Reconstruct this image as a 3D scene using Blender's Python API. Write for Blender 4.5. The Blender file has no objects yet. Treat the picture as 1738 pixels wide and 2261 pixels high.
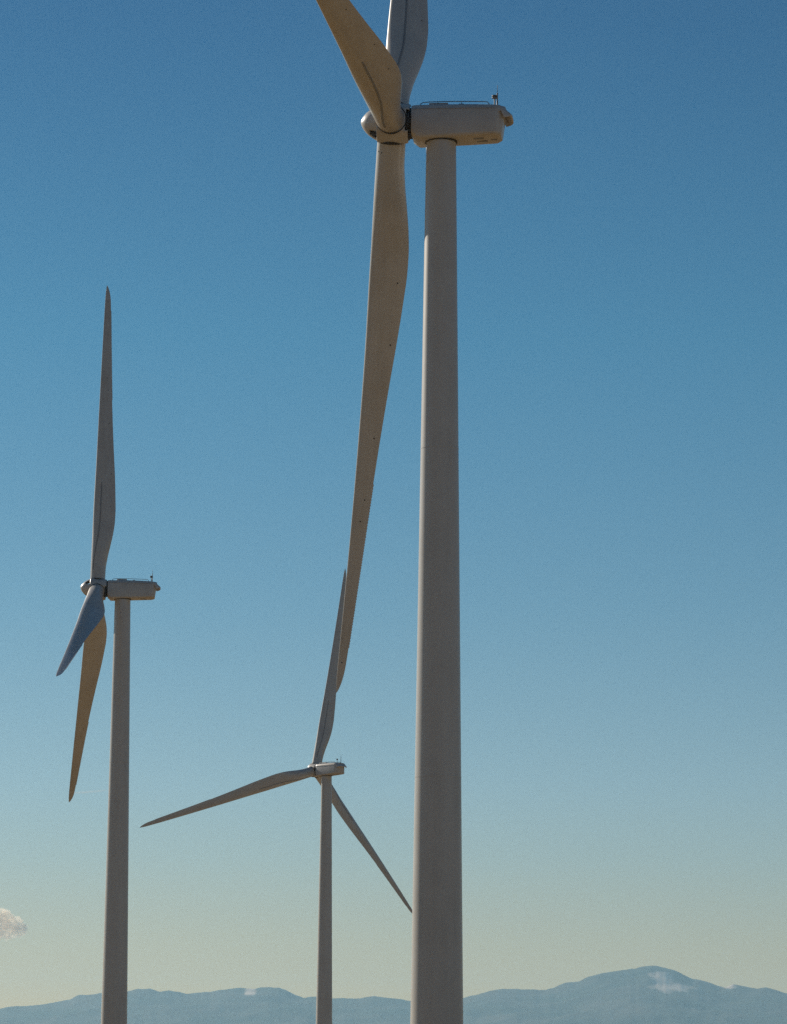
import bpy, bmesh, math, random
import numpy as np
from mathutils import Vector, Matrix, noise
R = math.radians
sc = bpy.context.scene
COL = sc.collection
random.seed(7)

# ------------------------------------------------------------------ settings
SUN_LEFT = 43.0        # degrees left of the viewing direction (+Y)
SUN_EL = 24.0
SUN_STR = 4.8
SKY_STR = 0.085
EXPOSURE = 0.0
HAZE_DENS = 1.6e-5

# ------------------------------------------------------------------ helpers
def tag(o, label=None, cat=None, group=None, kind=None):
    if label: o['label'] = label
    if cat: o['category'] = cat
    if group: o['group'] = group
    if kind: o['kind'] = kind
    return o

def mesh_obj(name, verts, faces, mat, parent=None, smooth=True, mtx=None):
    me = bpy.data.meshes.new(name)
    me.from_pydata([tuple(v) for v in verts], [], faces)
    me.update()
    bm = bmesh.new(); bm.from_mesh(me)
    bmesh.ops.recalc_face_normals(bm, faces=bm.faces)
    bm.to_mesh(me); bm.free()
    if smooth:
        for p in me.polygons: p.use_smooth = True
    if mat: me.materials.append(mat)
    o = bpy.data.objects.new(name, me); COL.objects.link(o)
    if parent: o.parent = parent
    if mtx is not None: o.matrix_local = mtx
    return o

def sharp(o, deg=35):
    """mark hard edges so that smooth shading keeps its creases"""
    me = o.data
    bm = bmesh.new(); bm.from_mesh(me)
    for e in bm.edges:
        if len(e.link_faces) == 2 and e.calc_face_angle(0) > R(deg): e.smooth = False
    bm.to_mesh(me); bm.free()
    return o

class Geo:
    def __init__(s): s.v = []; s.f = []
    def add(s, v, f):
        n = len(s.v); s.v += [Vector(p) for p in v]; s.f += [tuple(i + n for i in q) for q in f]
    def box(s, a, b):
        (x0, y0, z0), (x1, y1, z1) = a, b
        v = [(x0,y0,z0),(x1,y0,z0),(x1,y1,z0),(x0,y1,z0),(x0,y0,z1),(x1,y0,z1),(x1,y1,z1),(x0,y1,z1)]
        s.add(v, [(0,3,2,1),(4,5,6,7),(0,1,5,4),(1,2,6,5),(2,3,7,6),(3,0,4,7)])
    def tube(s, pts, r, n=8, cap=True):
        pts = [Vector(p) for p in pts]; rings = []
        rr = r if isinstance(r, (list, tuple)) else [r] * len(pts)
        for i, p in enumerate(pts):
            d = (pts[min(i+1, len(pts)-1)] - pts[max(i-1, 0)]).normalized()
            a = d.orthogonal().normalized() if i == 0 else (rings[-1][1] - d * rings[-1][1].dot(d)).normalized()
            rings.append((p, a, d.cross(a), rr[i]))
        v = []; f = []
        for p, a, b, q in rings:
            for k in range(n):
                t = 2 * math.pi * k / n; v.append(p + (a * math.cos(t) + b * math.sin(t)) * q)
        for i in range(len(rings) - 1):
            for k in range(n):
                f.append((i*n+k, i*n+(k+1) % n, (i+1)*n+(k+1) % n, (i+1)*n+k))
        if cap:
            f.append(tuple(reversed(range(n)))); f.append(tuple(range((len(rings)-1)*n, len(rings)*n)))
        s.add(v, f)
    def lathe(s, prof, n=48, axis='z', cap=True, org=(0, 0, 0)):
        """prof: (radius, height) pairs"""
        v = []; f = []
        for r_, h in prof:
            for k in range(n):
                t = 2 * math.pi * k / n; c, q = r_ * math.cos(t), r_ * math.sin(t)
                p = (c, q, h) if axis == 'z' else (h, c, q)
                v.append(Vector(p) + Vector(org))
        for i in range(len(prof) - 1):
            for k in range(n):
                f.append((i*n+k, i*n+(k+1) % n, (i+1)*n+(k+1) % n, (i+1)*n+k))
        if cap:
            f.append(tuple(reversed(range(n)))); f.append(tuple(range((len(prof)-1)*n, len(prof)*n)))
        s.add(v, f)
    def build(s, name, mat, parent=None, smooth=True, mtx=None):
        return mesh_obj(name, s.v, s.f, mat, parent, smooth, mtx)

# ------------------------------------------------------------------ materials
def nt(name):
    m = bpy.data.materials.new(name); m.use_nodes = True
    t = m.node_tree; t.nodes.clear()
    return m, t, (lambda ty, **k: setk(t.nodes.new(ty), k))
def setk(n, k):
    for a, b in k.items(): setattr(n, a, b)
    return n
def paint(name, col, dark, rough=0.42, streak=(0.9, 0.9, 0.08), amount=0.55, spec=0.5):
    m, t, N = nt(name); L = t.links.new
    out = N('ShaderNodeOutputMaterial'); bs = N('ShaderNodeBsdfPrincipled')
    tc = N('ShaderNodeTexCoord'); mp = N('ShaderNodeMapping'); mp.inputs['Scale'].default_value = streak
    n1 = N('ShaderNodeTexNoise'); n1.inputs['Scale'].default_value = 1.3; n1.inputs['Detail'].default_value = 6; n1.inputs['Roughness'].default_value = .62
    n2 = N('ShaderNodeTexNoise'); n2.inputs['Scale'].default_value = .35; n2.inputs['Detail'].default_value = 4
    mx = N('ShaderNodeMath', operation='MULTIPLY'); rp = N('ShaderNodeMapRange'); rp.inputs['From Min'].default_value = .18; rp.inputs['From Max'].default_value = .42
    rp.inputs['To Min'].default_value = 0; rp.inputs['To Max'].default_value = amount
    mix = N('ShaderNodeMix', data_type='RGBA'); mix.inputs['A'].default_value = (*col, 1); mix.inputs['B'].default_value = (*dark, 1)
    L(tc.outputs['Object'], mp.inputs['Vector']); L(mp.outputs['Vector'], n1.inputs['Vector']); L(tc.outputs['Object'], n2.inputs['Vector'])
    L(n1.outputs['Fac'], mx.inputs[0]); L(n2.outputs['Fac'], mx.inputs[1]); L(mx.outputs[0], rp.inputs['Value'])
    L(rp.outputs['Result'], mix.inputs['Factor']); L(mix.outputs['Result'], bs.inputs['Base Color'])
    rr = N('ShaderNodeMapRange'); rr.inputs['To Min'].default_value = rough - .06; rr.inputs['To Max'].default_value = rough + .12
    L(n1.outputs['Fac'], rr.inputs['Value']); L(rr.outputs['Result'], bs.inputs['Roughness'])
    bs.inputs['Specular IOR Level'].default_value = spec
    bp = N('ShaderNodeBump'); bp.inputs['Strength'].default_value = .08; bp.inputs['Distance'].default_value = .02
    L(n1.outputs['Fac'], bp.inputs['Height']); L(bp.outputs['Normal'], bs.inputs['Normal'])
    L(bs.outputs[0], out.inputs['Surface'])
    return m
M = {
 'tower':   paint('tower_paint', (.55, .522, .485), (.44, .41, .37), .30, (.8, .8, .05)),
 'blade':   paint('blade_gelcoat', (.53, .505, .468), (.38, .345, .295), .28, (.9, .9, .12)),
 'nacelle': paint('nacelle_gelcoat', (.55, .522, .485), (.41, .38, .335), .34, (.35, .8, .5)),
 'dark':    paint('dark_rubber', (.045, .043, .042), (.07, .062, .055), .6, (1, 1, 1)),
 'metal':   paint('galvanised_steel', (.16, .16, .165), (.12, .115, .11), .5, (1, 1, 1)),
 'strip':   paint('strip_grey', (.27, .27, .27), (.2, .2, .2), .6, (1, 1, 1)),
 'mark':    paint('black_mark', (.035, .032, .03), (.06, .05, .045), .6, (1, 1, 1)),
 'hatch':   paint('hatch_grey', (.40, .40, .41), (.30, .30, .30), .5, (1, 1, 1)),
}

# ------------------------------------------------------------------ the turbine
ZH = 80.08; OV = 3.98; TILT = 0.0667; CONE = 0.0576; RB = 50.48; BEND = 1.73
D_TOP, D_BASE = 2.470, 4.319
NAC_B = -1.62                   # underside of the nacelle below the hub axis
def pchip(xs, ys):
    xs = np.array(xs, float); ys = np.array(ys, float); h = np.diff(xs); d = np.diff(ys) / h
    m = np.zeros(len(xs)); m[0], m[-1] = d[0], d[-1]
    for i in range(1, len(xs) - 1):
        if d[i-1] * d[i] > 0:
            w1, w2 = 2*h[i] + h[i-1], h[i] + 2*h[i-1]; m[i] = (w1 + w2) / (w1 / d[i-1] + w2 / d[i])
    def ev(x):
        i = min(max(int(np.searchsorted(xs, x) - 1), 0), len(h) - 1); t = (x - xs[i]) / h[i]
        return float((2*t**3-3*t**2+1)*ys[i] + (t**3-2*t**2+t)*h[i]*m[i] + (-2*t**3+3*t**2)*ys[i+1] + (t**3-t**2)*h[i]*m[i+1])
    return ev
chord = pchip([1.6, 3, 5, 7, 9, 10.8, 12.2, 15, 18, 22, 26, 30, 34, 38, 42, 45, 47, 48.2, 49.2, 49.9, 50.3, 50.48],
              [2.34, 2.36, 2.60, 3.01, 3.38, 3.55, 3.57, 3.40, 3.14, 2.74, 2.38, 2.06, 1.78, 1.53, 1.28, 1.10, .97, .86, .65, .38, .17, .04])
lead = pchip([1.6, 4, 8, 12, 20, 30, 42, 47, 49, 50.48], [1.17, 1.14, 1.10, 1.06, .86, .66, .42, .31, .24, .10])
twist = pchip([1.6, 6, 12, 20, 30, 40, 50.5], [15, 14.5, 12.5, 7.5, 3.6, 1.2, -.6])
thick = pchip([1.6, 8, 12, 18, 26, 36, 50.5], [.6, .42, .32, .26, .22, .18, .15])
def smooth(a, b, x):
    t = min(1, max(0, (x - a) / (b - a))); return t * t * (3 - 2 * t)
def section(r_, xc, up):
    """point of the blade surface: span r_, chord fraction xc, up = suction side"""
    q = max(r_, 1.62); c = chord(q); s = smooth(2.2, 11.5, q); t = thick(q)
    naca = 5 * t * (.2969 * math.sqrt(xc) - .126 * xc - .3516 * xc**2 + .2843 * xc**3 - .1036 * xc**4)
    th = (1 - s) * math.sqrt(max(0, xc * (1 - xc))) + s * naca
    p_, m_ = .42, .03 * s
    cam = m_ / p_**2 * (2*p_*xc - xc*xc) if xc < p_ else m_ / (1-p_)**2 * (1 - 2*p_ + 2*p_*xc - xc*xc)
    x = lead(q) - c * xc; y = c * (cam + (th if up else -th))
    a = R(twist(q)); ca, sa = math.cos(a), math.sin(a)
    # inboard sections turn their leading edge further towards the pressure side (-Y)
    X = x * ca + y * sa; Y = -x * sa + y * ca
    return Vector((X, Y - BEND * (r_ / RB)**2, r_))
NP = 30
def blade_mesh():
    rs = list(np.linspace(1.36, 13, 35)) + list(np.linspace(13.5, 47, 48)) + list(np.linspace(47.2, RB, 24))
    v = []; f = []; n = 2 * NP
    for r_ in rs:
        for k in range(n):
            th = 2 * math.pi * k / n
            v.append(section(r_, (1 - math.cos(th)) / 2 if k else 0.0, th <= math.pi))
    for i in range(len(rs) - 1):
        for k in range(n): f.append((i*n+k, i*n+(k+1) % n, (i+1)*n+(k+1) % n, (i+1)*n+k))
    f.append(tuple(range(n))); f.append(tuple(range((len(rs)-1)*n, len(rs)*n)))
    return v, f
def nrm(r_, xc, up):
    a = section(r_ + .05, xc, up) - section(r_ - .05, xc, up)
    b = section(r_, min(.99, xc + .01), up) - section(r_, xc - .01, up)
    q = a.cross(b).normalized()
    ref = section(r_, xc, True) - section(r_, xc, False)
    if q.dot(ref) < 0: q = -q
    return q if up else -q
def vortex_strip_mesh():
    v = []; f = []; rs = np.linspace(2.9, 17.2, 60)
    for r_ in rs:
        xc = .26 + .10 * smooth(3, 9, r_)
        w = .085 if r_ < 16.5 else .05
        for dx, h in ((-w, .006), (-w * .7, .06), (w * .7, .06), (w, .006)):
            q = xc + dx / chord(r_); v.append(section(r_, q, True) + nrm(r_, q, True) * h)
    for i in range(len(rs) - 1):
        for k in range(3): f.append((i*4+k, i*4+k+1, i*4+5+k, i*4+4+k))
        f.append((i*4+3, i*4, i*4+4, i*4+7))
    f.append((0, 1, 2, 3)); e = (len(rs)-1)*4; f.append((e+3, e+2, e+1, e))
    return v, f
def disc_on_blade(r_, xc, up, rad):
    c = section(r_, xc, up); nn = nrm(r_, xc, up); a = nn.orthogonal().normalized(); b = nn.cross(a)
    v = []; n = 14
    for h, q in ((.004, 1), (.016, .9)):
        for k in range(n):
            t = 2*math.pi*k/n; v.append(c + nn * h + (a * math.cos(t) + b * math.sin(t)) * rad * q)
    f = [(k, (k+1) % n, n+(k+1) % n, n+k) for k in range(n)] + [tuple(range(n, 2*n)), tuple(reversed(range(n)))]
    return v, f
def serration_mesh():
    g = Geo(); r_ = 31.0; st = .26
    def te(q, out, off):
        c = chord(q); p0 = section(q, .965, True); p1 = section(q, .965, False)
        e = section(q, 1.0, True); d = (e - (p0 + p1) * .5).normalized()
        return e + d * out + (p0 - p1).normalized() * off
    while r_ < 46:
        a0, a1, m_ = r_, r_ + st, r_ + st / 2
        v = []
        for off in (.009, -.009):
            v += [te(a0, -.05, off), te(a1, -.05, off), te(a1, .03, off), te(m_, .10, off), te(a0, .03, off)]
        g.add(v, [(0,1,2,3,4), (9,8,7,6,5), (0,5,6,1), (1,6,7,2), (2,7,8,3), (3,8,9,4), (4,9,5,0)])
        r_ += st
    return g

def rounded_section(hw, zt, zb, rt, rb, n=6):
    pts = []
    for cx, cz, rad, a0 in ((hw-rt, zt-rt, rt, 0), (-hw+rt, zt-rt, rt, 90), (-hw+rb, zb+rb, rb, 180), (hw-rb, zb+rb, rb, 270)):
        for k in range(n + 1):
            t = R(a0 + 90 * k / n); pts.append((cx + rad*math.cos(t), cz + rad*math.sin(t)))
    return pts

def nacelle_geo():
    g = Geo(); v = []; f = []
    #        x     hw   zt    zb     rt   rb   shear
    S = [(-2.36, 1.42, 1.06, -1.24, .40, .40, 0), (-2.33, 1.52, 1.16, -1.36, .45, .42, 0), (-2.22, 1.57, 1.20, -1.44, .48, .42, 0),
         (-1.92, 1.60, 1.22, -1.68, .50, .40, 0), (-1.80, 1.61, 1.22, -1.70, .50, .30, 0), (0.0, 1.64, 1.22, -1.62, .50, .28, 0),
         (2.4, 1.64, 1.20, -1.54, .50, .28, .02), (4.35, 1.62, 1.13, -1.46, .50, .28, .08), (4.56, 1.61, 1.10, -1.44, .48, .28, .12),
         (4.94, 1.14, 1.02, -1.40, .4, .36, .30), (4.97, 1.06, .95, -1.38, .4, .34, .36)]
    n = 28
    for x, hw, zt, zb, rt, rb, sh in S:
        for y, z in rounded_section(hw, zt, zb, rt, rb):
            # side walls lean in a little towards the roof
            k = (z - zb) / (zt - zb)
            lean = 1.0 - .015 * k - .085 * max(0, k - .45)**1.5 / .41
            v.append((x + sh * k, y * lean, z + .07 * (1 - (y / 1.64)**2) * (k > .9)))
    for i in range(len(S) - 1):
        for k in range(n): f.append((i*n+k, i*n+(k+1) % n, (i+1)*n+(k+1) % n, (i+1)*n+k))
    f.append(tuple(range(n))); f.append(tuple(range((len(S)-1)*n, len(S)*n)))
    g.add(v, f); return g
def hood_geo():
    prof = [(4.70, 1.10), (4.92, 1.07), (5.38, .69), (5.83, .29), (5.88, .23), (5.87, .15), (5.78, .10), (5.72, .12),
            (5.44, .46), (5.22, .70), (5.0, .60), (4.70, .60)]
    g = Geo(); v = []; f = []; ys = np.linspace(-1.46, 1.46, 23); n = len(prof)
    for y in ys:
        k = (1 - min(1, abs(y) / 1.50)**12)**.5
        for x, z in prof:
            v.append((4.7 + (x - 4.7) * k, y, z - .16 * (abs(y) / 1.46)**6 + (.075 * (1 - (y/1.6)**2))))
    for i in range(len(ys) - 1):
        for q in range(n): f.append((i*n+q, i*n+(q+1) % n, (i+1)*n+(q+1) % n, (i+1)*n+q))
    f.append(tuple(range(n))); f.append(tuple(range((len(ys)-1)*n, len(ys)*n)))
    g.add(v, f); return g

def spinner_geo():
    """local axes: X towards the wind, Z the first blade"""
    prof = [(-1.42, 1.40), (-1.40, 1.49), (-1.30, 1.54), (-1.16, 1.56), (-1.0, 1.57), (0, 1.58), (.9, 1.57), (1.10, 1.55), (1.17, 1.51), (1.20, 1.46), (1.40, 1.37), (1.60, 1.26), (1.80, 1.14), (2.0, .99), (2.18, .83),
            (2.34, .65), (2.47, .47), (2.57, .28), (2.63, .12), (2.645, .02)]
    n = 108; v = []; f = []
    for x, r_ in prof:
        for k in range(n):
            t = 2*math.pi*k/n
            d = (math.degrees(t) + 60) % 120 - 60       # degrees from the nearest blade
            q = r_
            if x < 1.18:                                 # flat faces at the blade ports
                flat = 1.42 * r_ / 1.58 / max(.3, math.cos(R(d)))
                q = min(flat, r_ * 1.10)
                q = .15 * r_ + .85 * q
            v.append((x, q * math.sin(t), q * math.cos(t)))
    for i in range(len(prof) - 1):
        for k in range(n):
            d = abs((360 * (k + .5) / n) % 120 - 60); x = (prof[i][0] + prof[i+1][0]) / 2
            if 1.17 < x < 1.85 and d < 17 - 4 * smooth(1.5, 1.9, x): continue
            if x < -1.15 and abs((360 * (k + .5) / n + 60) % 120 - 60) < 33: continue
            f.append((i*n+k, i*n+(k+1) % n, (i+1)*n+(k+1) % n, (i+1)*n+k))
    g = Geo(); g.add(v, f); return g

GROUP = 'white wind turbines on the plain'
def make_turbine():
    root = bpy.data.objects.new('wind_turbine', None); COL.objects.link(root)
    root.empty_display_size = 4
    # tower: tapered steel tube
    ztop = ZH + NAC_B + .02
    rad = lambda z: (D_BASE - (D_BASE - D_TOP) * z / 77.5) / 2
    prof = [(rad(0), -3.0), (rad(0), 0)]
    for z in np.arange(2, ztop - 1, 4.0): prof.append((rad(z), z))
    prof.append((rad(ztop), ztop))
    g = Geo(); g.lathe(prof, 128); tower = sharp(g.build('tower', M['tower'], root), 50)
    for z in (26.4, 52.9):
        g = Geo(); g.lathe([(rad(z) - .02, z - .05), (rad(z) + .012, z - .045), (rad(z) + .012, z + .045), (rad(z) - .02, z + .05)], 128, cap=False)
        sharp(g.build('flange_joint', M['tower'], tower), 30)
    g = Geo(); g.lathe([(1.22, ztop - .12), (1.33, ztop - .10), (1.33, ztop - .02)], 64); sharp(g.build('yaw_ring', M['dark'], tower))
    # nacelle
    T = Matrix.Translation((0, 0, ZH))
    nac = sharp(nacelle_geo().build('nacelle', M['nacelle'], root, mtx=T), 40)
    sharp(hood_geo().build('rear_hood', M['nacelle'], nac), 45)
    g = Geo()
    for (x, y, l, w) in ((3.1, -.45, .85, .42), (3.3, .42, .95, .36), (4.35, .1, .5, .3)):
        zb = -1.545 + .08 * (x - 2.4) / 1.95
        gg = Geo(); gg.box((x - l/2, y - w/2, zb - .012), (x + l/2, y + w/2, zb + .05))
        gg.build('underside_vent', M['strip'], nac, smooth=False)
    for y in (-1, 1):
        g = Geo(); g.tube([(-2.2, y * 1.548, .78), (0, y * 1.606, .78), (2.4, y * 1.607, .77), (4.45, y * 1.578, .74)], .022, 6)
        g.build('cover_seam', M['hatch'], nac)
    g = Geo(); g.box((-.95, -.75, 1.2), (.62, .75, 1.50)); h = g.build('roof_hatch', M['hatch'], nac, smooth=False)
    bv = h.modifiers.new('bevel', 'BEVEL'); bv.width = .06; bv.segments = 2
    for y in (-.92, .92):
        g = Geo()
        g.tube([(-1.68, y, 1.2), (-1.60, y, 1.40), (-1.40, y, 1.48), (-.9, y, 1.52), (.6, y, 1.53), (2.2, y, 1.50), (3.6, y, 1.46), (3.86, y, 1.42), (4.05, y, 1.16)], .036)
        for x in (-.2, 1.72): g.tube([(x, y, 1.2), (x, y, 1.5)], .024)
        g.box((1.52, y - .06, 1.2), (1.92, y + .06, 1.31))
        g.build('handrail', M['metal'], nac)
    # instrument masts
    g = Geo(); g.tube([(4.42, -.52, 1.12), (4.42, -.52, 1.84)], .06, 10); g.tube([(4.42, -.52, 1.2), (4.15, -.52, 1.13)], .02)
    g.lathe([(.10, 1.80), (.24, 1.84), (.24, 1.90), (.13, 1.93), (.13, 1.96), (.23, 1.99), (.23, 2.07), (.08, 2.11)], 20, org=(4.42, -.52, 0))
    sharp(g.build('warning_light_mast', M['metal'], nac))
    g = Geo(); g.tube([(4.56, .52, 1.12), (4.56, .52, 1.95)], .065, 10); g.tube([(4.56, .52, 1.95), (4.56, .52, 2.50)], .05)
    g.lathe([(.03, 2.46), (.06, 2.48), (.06, 2.56), (.03, 2.58)], 12, org=(4.56, .52, 0))
    g.tube([(4.56, .52, 2.56), (4.58, .52, 3.25)], .02, 6)
    g.build('wind_sensor_mast', M['metal'], nac)
    g = Geo(); g.lathe([(1.28, -3.2), (1.28, -2.25)], 48, 'x'); g.build('shaft_housing', M['dark'], nac)
    # rotor head
    sp = spinner_geo().build('spinner', M['nacelle'], root)
    so = sp.modifiers.new('shell', 'SOLIDIFY'); so.thickness = .07; so.offset = -1
    sharp(sp, 42)
    g = Geo(); g.lathe([(.55, -1.46), (1.30, -1.44), (1.33, -1.36), (1.33, -.95), (.55, -.90)], 48, 'x'); g.build('hub_backplate', M['dark'], sp)
    g = Geo(); g.lathe([(.3, -1.3), (1.05, -1.0), (1.12, -.2), (1.08, .4), (.8, .75), (.2, .85)], 36, 'x'); g.build('hub_casting', M['mark'], sp)
    for n_ in range(3):
        g = Geo(); g.lathe([(1.24, 1.22), (1.27, 1.40), (1.27, 1.452), (1.21, 1.458), (1.19, 1.44), (1.18, 1.22)], 56)
        sharp(g.build('pitch_bearing', M['dark'], sp, mtx=Matrix.Rotation(-n_ * 2 * math.pi / 3, 4, 'X')))
    # blades
    bv_, bf = blade_mesh(); vv, vf = vortex_strip_mesh()
    first = None
    for n_ in range(3):
        if first is None:
            b = mesh_obj('blade', bv_, bf, M['blade'], root); sharp(b, 60)
            mesh_obj('vortex_generator_strip', vv, vf, M['strip'], b, smooth=False)
            serration_mesh().build('trailing_edge_serration', M['nacelle'], b, smooth=False)
            for up in (True, False):
                for r_, xc in ((13.2, .80), (18.6, .83), (27, .74), (32.6, .68), (34.6, .58), (47.6, .5)):
                    v, f = disc_on_blade(r_, xc, up, .07); mesh_obj('lightning_receptor', v, f, M['mark'], b)
            for xc in (.22, .38):
                v, f = disc_on_blade(2.25, xc, False, .07); mesh_obj('drain_hole', v, f, M['mark'], b)
            first = b
        else:
            copy_tree(first, root)
    return root
def copy_tree(o, parent=None):
    c = o.copy(); COL.objects.link(c)
    if parent: c.parent = parent
    for ch in list(o.children): copy_tree(ch, c)
    return c
def cols(a, b, c, p=(0, 0, 0)):
    return Matrix(((a[0], b[0], c[0], p[0]), (a[1], b[1], c[1], p[1]), (a[2], b[2], c[2], p[2]), (0, 0, 0, 1)))
def pose(root, X, Y, Z, yaw, az, pitch, label):
    """yaw: rotor turned away from facing straight left; az: rotor angle; pitch: blades turned out of feather"""
    root.location = (X, Y, Z); root.rotation_euler = (0, 0, -R(yaw))
    a = Vector((-math.cos(TILT), 0, math.sin(TILT))); u = Vector((math.sin(TILT), 0, math.cos(TILT))); w = Vector((0, -1, 0))
    H = Vector((-OV, 0, ZH)); k = 0
    for ch in root.children:
        base = ch.name.split('.')[0]
        if base not in ('spinner', 'blade'): continue
        ph = R(az) + (k * 2 * math.pi / 3 if base == 'blade' else 0)
        b = u * math.cos(ph) + w * math.sin(ph); e = -u * math.sin(ph) + w * math.cos(ph)
        if base == 'spinner':
            ch.matrix_local = cols(a, b.cross(a), b, H)
        else:
            k += 1
            bz = b * math.cos(CONE) + a * math.sin(CONE); x0 = a * math.cos(CONE) - b * math.sin(CONE)
            x = x0 * math.cos(R(pitch)) + e * math.sin(R(pitch)); y = bz.cross(x)
            ch.matrix_local = cols(x, y, bz, H)
    tag(root, label, 'wind turbine', GROUP)

tA = make_turbine()
tB = copy_tree(tA); tC = copy_tree(tA)
pose(tA, 3.681, 273.04, .026, 5.71, 209.39, 36, 'largest and nearest white wind turbine, its upper blades cut off by the frame top')
pose(tB, -42.238, 533.58, -.92, -3.40, -5.11, 1, 'mid-sized white wind turbine at left, one blade pointing straight up and two hanging down')
pose(tC, -15.351, 812.74, -2.95, 48.75, -10.87, 82, 'smallest and farthest white wind turbine, seen past the left side of the largest tower')

# ------------------------------------------------------------------ ground
def ground_z(x, y):
    base = float(np.interp(y, [0, 273, 533.6, 812.7, 1500, 4000], [0, .02, -.92, -2.95, -5, 0]))
    return base * math.exp(-(x / 900.0)**2)
g = Geo(); v = []; f = []
rings = [0.0] + list(np.geomspace(4, 75000, 90)); na = 144
for i, q in enumerate(rings):
    for k in range(na):
        t = 2*math.pi*k/na; x, y = q*math.sin(t), q*math.cos(t)
        v.append((x, y, ground_z(x, y) + (.35 * noise.noise((x*.02, y*.02, 0)) if q < 3000 else 0)))
for i in range(len(rings) - 1):
    for k in range(na): f.append((i*na+k, i*na+(k+1) % na, (i+1)*na+(k+1) % na, (i+1)*na+k))
m, t, N = nt('dry_prairie_grass'); L = t.links.new
out = N('ShaderNodeOutputMaterial'); bs = N('ShaderNodeBsdfPrincipled'); tc = N('ShaderNodeTexCoord')
n1 = N('ShaderNodeTexNoise'); n1.inputs['Scale'].default_value = .02; n1.inputs['Detail'].default_value = 8; n1.inputs['Roughness'].default_value = .65
n2 = N('ShaderNodeTexNoise'); n2.inputs['Scale'].default_value = 3.5; n2.inputs['Detail'].default_value = 8; n2.inputs['Roughness'].default_value = .7
cr = N('ShaderNodeValToRGB'); e = cr.color_ramp.elements
e[0].position = .3; e[0].color = (.21, .135, .06, 1); e[1].position = .7; e[1].color = (.39, .26, .125, 1)
mx = N('ShaderNodeMath', operation='MULTIPLY_ADD'); mx.inputs[1].default_value = .5
h2 = N('ShaderNodeMath', operation='MULTIPLY'); h2.inputs[1].default_value = .5
L(tc.outputs['Object'], n1.inputs['Vector']); L(tc.outputs['Object'], n2.inputs['Vector'])
L(n2.outputs['Fac'], h2.inputs[0]); L(n1.outputs['Fac'], mx.inputs[0]); L(h2.outputs[0], mx.inputs[2]); L(mx.outputs[0], cr.inputs['Fac'])
L(cr.outputs['Color'], bs.inputs['Base Color']); bs.inputs['Roughness'].default_value = .95; bs.inputs['Specular IOR Level'].default_value = .1
bp = N('ShaderNodeBump'); bp.inputs['Strength'].default_value = .8; bp.inputs['Distance'].default_value = .15
L(n2.outputs['Fac'], bp.inputs['Height']); L(bp.outputs['Normal'], bs.inputs['Normal']); L(bs.outputs[0], out.inputs['Surface'])
tag(mesh_obj('ground', v, f, m), kind='structure')

# ------------------------------------------------------------------ mountains, 45 km away
RIDGE = [(-5040, 1062), (-4825, 1093), (-4556, 1106), (-4334, 1148), (-4118, 1191), (-4032, 1243), (-3827, 1251), (-3739, 1269), (-3389, 1300), (-3266, 1324), (-3108, 1331), (-2972, 1292), (-2861, 1310), (-2750, 1293), (-2644, 1271), (-2457, 1284), (-2287, 1302), (-2118, 1327), (-1936, 1354), (-1848, 1340), (-1754, 1335), (-1679, 1356), (-1432, 1355), (-1338, 1321), (-1214, 1261), (-1114, 1224), (-1003, 1245), (-728, 1226), (-564, 1222), (-376, 1229), (-195, 1253), (16, 1232), (268, 1202), (578, 1207), (959, 1244), (1158, 1292), (1304, 1334), (1457, 1360), (1843, 1355), (2025, 1351), (2101, 1371), (2248, 1439), (2441, 1464), (2565, 1523), (2741, 1571), (2981, 1607), (3163, 1632), (3281, 1662), (3433, 1675), (3550, 1649), (3673, 1618), (3790, 1561), (3913, 1509), (4089, 1476), (4212, 1430), (4346, 1396), (4434, 1443), (4598, 1413), (4750, 1382), (4868, 1406), (5017, 1362), (5136, 1326),
         (6200, 1280), (7400, 1350), (9000, 1180), (11500, 1260), (15000, 900), (22000, 700)]
RIDGE = [(-22000, 500), (-15000, 800), (-11500, 720), (-9000, 980), (-7400, 900), (-6200, 1040)] + RIDGE
rx = [p[0] for p in RIDGE]; rz = [p[1] for p in RIDGE]
xs = list(np.linspace(-22000, -6000, 60)) + list(np.linspace(-5950, 6050, 600)) + list(np.linspace(6100, 22000, 60))
ts = list(np.linspace(0, 1, 90)) + [1.15, 1.4, 1.8, 2.2]
v = []; f = []
for t_ in ts:
    for x in xs:
        wob = (1 - min(1, t_)) * 1500 * noise.noise((x / 2600, t_ * 3.2, 7.7)); sp = 1400 * max(0, 1 - t_)**.7
        H = float(np.mean(np.interp(np.linspace(x + wob - sp, x + wob + sp, 9), rx, rz))) if sp > 5 else float(np.interp(x, rx, rz))
        H += 9 * noise.noise((x * .006, 3.1, 0)) + 5 * noise.noise((x * .017, 9.4, 0))
        if t_ <= 1:
            y = 33000 + 12000 * t_
            rid = abs(noise.noise((x / 1300, y / 1500, 2.0))) + .5 * abs(noise.noise((x / 560, y / 700, 5.0))) + .25 * abs(noise.noise((x / 260, y / 330, 8.0)))
            z = H * (t_ ** 1.35) + 120 * noise.fractal((x / 700, y / 420, 4.0), 1.0, 2.0, 4) * t_ * (1 - t_)**.5 - 260 * rid * t_ * (1 - t_)**.6
        else:
            y = 45000 + 9000 * (t_ - 1); z = H * max(0, 1 - .85 * (t_ - 1)) - 300 * (t_ - 1) * abs(noise.noise((x/800, y/1500, 3)))
        v.append((x * y / 45000, y, z - 15))
n = len(xs)
for i in range(len(ts) - 1):
    for k in range(n - 1): f.append((i*n+k, i*n+k+1, (i+1)*n+k+1, (i+1)*n+k))
m, t, N = nt('mountain_forest_and_snow'); L = t.links.new
out = N('ShaderNodeOutputMaterial'); bs = N('ShaderNodeBsdfPrincipled'); tc = N('ShaderNodeTexCoord')
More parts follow.
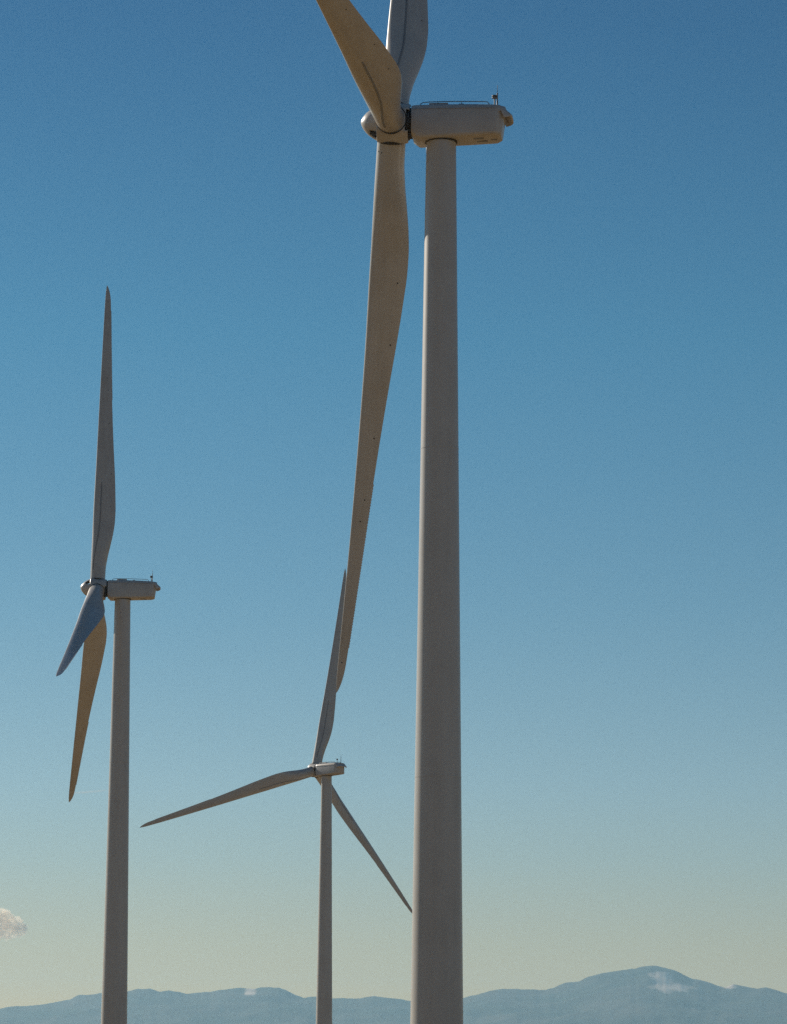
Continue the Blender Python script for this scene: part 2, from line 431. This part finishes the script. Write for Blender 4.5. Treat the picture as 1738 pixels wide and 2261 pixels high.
n1 = N('ShaderNodeTexNoise'); n1.inputs['Scale'].default_value = .0012; n1.inputs['Detail'].default_value = 8
cr = N('ShaderNodeValToRGB'); e = cr.color_ramp.elements
e[0].position = .35; e[0].color = (.045, .06, .04, 1); e[1].position = .68; e[1].color = (.13, .11, .085, 1)
L(tc.outputs['Object'], n1.inputs['Vector']); L(n1.outputs['Fac'], cr.inputs['Fac'])
# snow fields: ragged patches on two high slopes
sep = N('ShaderNodeSeparateXYZ'); L(tc.outputs['Object'], sep.inputs[0])
sn = N('ShaderNodeTexNoise'); sn.inputs['Scale'].default_value = .008; sn.inputs['Detail'].default_value = 7; sn.inputs['Roughness'].default_value = .62
mpn = N('ShaderNodeMapping'); mpn.inputs['Scale'].default_value = (1.1, .2, 2.2); L(tc.outputs['Object'], mpn.inputs['Vector']); L(mpn.outputs[0], sn.inputs['Vector'])
def blob(cx, cz, sx, sz):
    def ax(o, c, s):
        a = N('ShaderNodeMath', operation='SUBTRACT'); a.inputs[1].default_value = c; L(o, a.inputs[0])
        b = N('ShaderNodeMath', operation='DIVIDE'); b.inputs[1].default_value = s; L(a.outputs[0], b.inputs[0])
        c_ = N('ShaderNodeMath', operation='MULTIPLY'); L(b.outputs[0], c_.inputs[0]); L(b.outputs[0], c_.inputs[1]); return c_
    s = N('ShaderNodeMath', operation='ADD'); L(ax(sep.outputs['X'], cx, sx).outputs[0], s.inputs[0]); L(ax(sep.outputs['Z'], cz, sz).outputs[0], s.inputs[1])
    k = N('ShaderNodeMath', operation='MULTIPLY_ADD'); k.inputs[1].default_value = -1; k.inputs[2].default_value = 1; L(s.outputs[0], k.inputs[0]); return k
def comb(op, a, b):
    q = N('ShaderNodeMath', operation=op); L(a.outputs[0], q.inputs[0]); L(b.outputs[0], q.inputs[1]); return q
bl = comb('MAXIMUM', comb('MAXIMUM', comb('MAXIMUM', blob(3445, 1395, 150, 155), blob(3580, 1345, 310, 70)), blob(3490, 1510, 190, 70)), comb('MAXIMUM', blob(-1795, 1278, 85, 85), blob(4370, 1405, 110, 45)))
md = N('ShaderNodeMath', operation='MULTIPLY_ADD'); md.inputs[1].default_value = 2.4; md.inputs[2].default_value = -1.25; L(sn.outputs['Fac'], md.inputs[0])
sm = comb('ADD', bl, md); rg = N('ShaderNodeMapRange'); rg.inputs['From Min'].default_value = -.15; rg.inputs['From Max'].default_value = .8; L(sm.outputs[0], rg.inputs['Value'])
mix = N('ShaderNodeMix', data_type='RGBA'); mix.inputs['B'].default_value = (.90, .70, .54, 1)
L(rg.outputs['Result'], mix.inputs['Factor']); L(cr.outputs['Color'], mix.inputs['A']); L(mix.outputs['Result'], bs.inputs['Base Color'])
bs.inputs['Roughness'].default_value = .95; bs.inputs['Specular IOR Level'].default_value = .05; L(bs.outputs[0], out.inputs['Surface'])
tag(mesh_obj('mountain_range', v, f, m), kind='structure')

# ------------------------------------------------------------------ haze
g = Geo(); g.box((-30000, -2000, -25), (30000, 56000, 1800))
m, t, N = nt('pale_air'); out = N('ShaderNodeOutputMaterial'); pv = N('ShaderNodeVolumePrincipled')
pv.inputs['Color'].default_value = (.45, .775, 1.0, 1); pv.inputs['Density'].default_value = HAZE_DENS; pv.inputs['Anisotropy'].default_value = .3
t.links.new(pv.outputs[0], out.inputs['Volume'])
tag(g.build('haze', m, smooth=False), kind='stuff')

# ------------------------------------------------------------------ cloud, 60 km away
rnd = random.Random(5); g = Geo()
bm = bmesh.new()
for (cx, cz, rr) in ((-6995, 2866, 310), (-6741, 2904, 216), (-6816, 2771, 226), (-6581, 2837, 179), (-6468, 2780, 160), (-6581, 2714, 141), (-6374, 2771, 103), (-6713, 2989, 113), (-6882, 3027, 122), (-6337, 2809, 56), (-6675, 2685, 122), (-7258, 2809, 244)):
    bmesh.ops.create_icosphere(bm, subdivisions=4, radius=rr, matrix=Matrix.Translation((cx, 60000 + rnd.uniform(-120, 120), cz)))
for q in bm.verts:
    d = noise.fractal(q.co / 110.0, .9, 2.1, 6)
    q.co += q.normal * d * 62
me = bpy.data.meshes.new('cloud'); bm.to_mesh(me); bm.free()
cl = bpy.data.objects.new('cloud', me); COL.objects.link(cl)
rm = cl.modifiers.new('join', 'REMESH'); rm.mode = 'VOXEL'; rm.voxel_size = 12; rm.use_smooth_shade = True
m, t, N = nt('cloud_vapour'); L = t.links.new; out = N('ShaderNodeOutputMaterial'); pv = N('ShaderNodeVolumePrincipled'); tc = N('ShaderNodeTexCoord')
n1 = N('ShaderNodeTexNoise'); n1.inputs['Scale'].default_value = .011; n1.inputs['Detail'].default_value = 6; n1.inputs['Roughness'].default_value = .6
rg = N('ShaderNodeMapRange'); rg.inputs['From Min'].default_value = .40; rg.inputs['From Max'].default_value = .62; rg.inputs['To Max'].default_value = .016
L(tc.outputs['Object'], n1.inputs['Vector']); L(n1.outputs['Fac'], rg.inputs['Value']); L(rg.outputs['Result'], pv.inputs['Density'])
pv.inputs['Color'].default_value = (.999, .90, .74, 1); pv.inputs['Anisotropy'].default_value = .5; L(pv.outputs[0], out.inputs['Volume'])  # warm low sunlight on the white vapour is put into its scatter colour
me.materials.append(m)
tag(cl, 'small cloud tinted cream for warm sunlight, with a grey middle, low in the sky at the left edge', 'cloud')
# faint condensation trail
g = Geo(); g.tube([(-5600, 60000, 5111), (-5319, 60000, 5135), (-5090, 60000, 5158), (-4879, 60000, 5178)], [14, 22, 18, 6], 10)
m, t, N = nt('trail_vapour'); out = N('ShaderNodeOutputMaterial'); pv = N('ShaderNodeVolumePrincipled')
pv.inputs['Color'].default_value = (.98, .98, .98, 1); pv.inputs['Density'].default_value = .009; t.links.new(pv.outputs[0], out.inputs['Volume'])
tag(g.build('condensation_trail', m), 'thin faint white condensation trail beside the mid-sized tower at left', 'contrail')

# ------------------------------------------------------------------ light
w = bpy.data.worlds.new('World'); sc.world = w; w.use_nodes = True
t = w.node_tree; bg = t.nodes['Background']; sky = t.nodes.new('ShaderNodeTexSky')
sky.sky_type = 'NISHITA'; sky.sun_disc = False; sky.sun_elevation = R(SUN_EL); sky.sun_rotation = R(-SUN_LEFT)
sky.altitude = 1800; sky.air_density = 1.0; sky.dust_density = 0.4; sky.ozone_density = 2.0
# deep clear-air blue overhead, warmer and paler towards the horizon, by elevation above the horizon
TINT = [(.020, .97, .565, .13), (.034, .89, .575, .26), (.050, .78, .605, .42), (.066, .695, .648, .55), (.087, .635, .685, .65), (.139, .43, .64, .66), (.217, .242, .608, .676), (.305, .15, .458, .592), (.5, .22, .48, .62), (1, .40, .55, .64)]
tc = t.nodes.new('ShaderNodeTexCoord'); sx = t.nodes.new('ShaderNodeSeparateXYZ'); rp = t.nodes.new('ShaderNodeValToRGB'); mu = t.nodes.new('ShaderNodeMix'); mu.data_type = 'RGBA'; mu.blend_type = 'MULTIPLY'; mu.inputs['Factor'].default_value = 1
t.links.new(tc.outputs['Generated'], sx.inputs[0]); t.links.new(sx.outputs['Z'], rp.inputs['Fac'])
el = rp.color_ramp.elements
while len(el) < len(TINT): el.new(.5)
for q, (p_, r_, g_, b_) in zip(el, TINT): q.position = p_
for q, (p_, r_, g_, b_) in zip(el, TINT): q.color = (r_, g_, b_, 1)
t.links.new(sky.outputs[0], mu.inputs['A']); t.links.new(rp.outputs['Color'], mu.inputs['B'])
t.links.new(mu.outputs['Result'], bg.inputs['Color']); bg.inputs['Strength'].default_value = SKY_STR
sd = bpy.data.lights.new('sun', 'SUN'); sd.energy = SUN_STR; sd.angle = R(.53); sd.color = (1, .90, .76)
so = bpy.data.objects.new('sun', sd); COL.objects.link(so); so.location = (0, 0, 300)
D = Vector((-math.sin(R(SUN_LEFT)) * math.cos(R(SUN_EL)), math.cos(R(SUN_LEFT)) * math.cos(R(SUN_EL)), math.sin(R(SUN_EL))))
so.rotation_euler = D.to_track_quat('Z', 'Y').to_euler()

# ------------------------------------------------------------------ camera
cd = bpy.data.cameras.new('camera'); cam = bpy.data.objects.new('camera', cd); COL.objects.link(cam); sc.camera = cam
F, PITCH, ROLL = 7610.7, 0.16711, 0.00721
cd.sensor_fit = 'HORIZONTAL'; cd.sensor_width = 24; cd.lens = 24 * F / 1738
cd.clip_start = 1; cd.clip_end = 200000
cam.matrix_world = Matrix.Translation((0, 0, 1.7)) @ Matrix.Rotation(math.pi/2 + PITCH, 4, 'X') @ Matrix.Rotation(ROLL, 4, 'Z')

sc.render.engine = 'CYCLES'
sc.view_settings.view_transform = 'Standard'; sc.view_settings.look = 'None'
sc.view_settings.exposure = EXPOSURE; sc.view_settings.gamma = 1
sc.cycles.use_denoising = False
sc.cycles.volume_bounces = 12; sc.cycles.max_bounces = 14
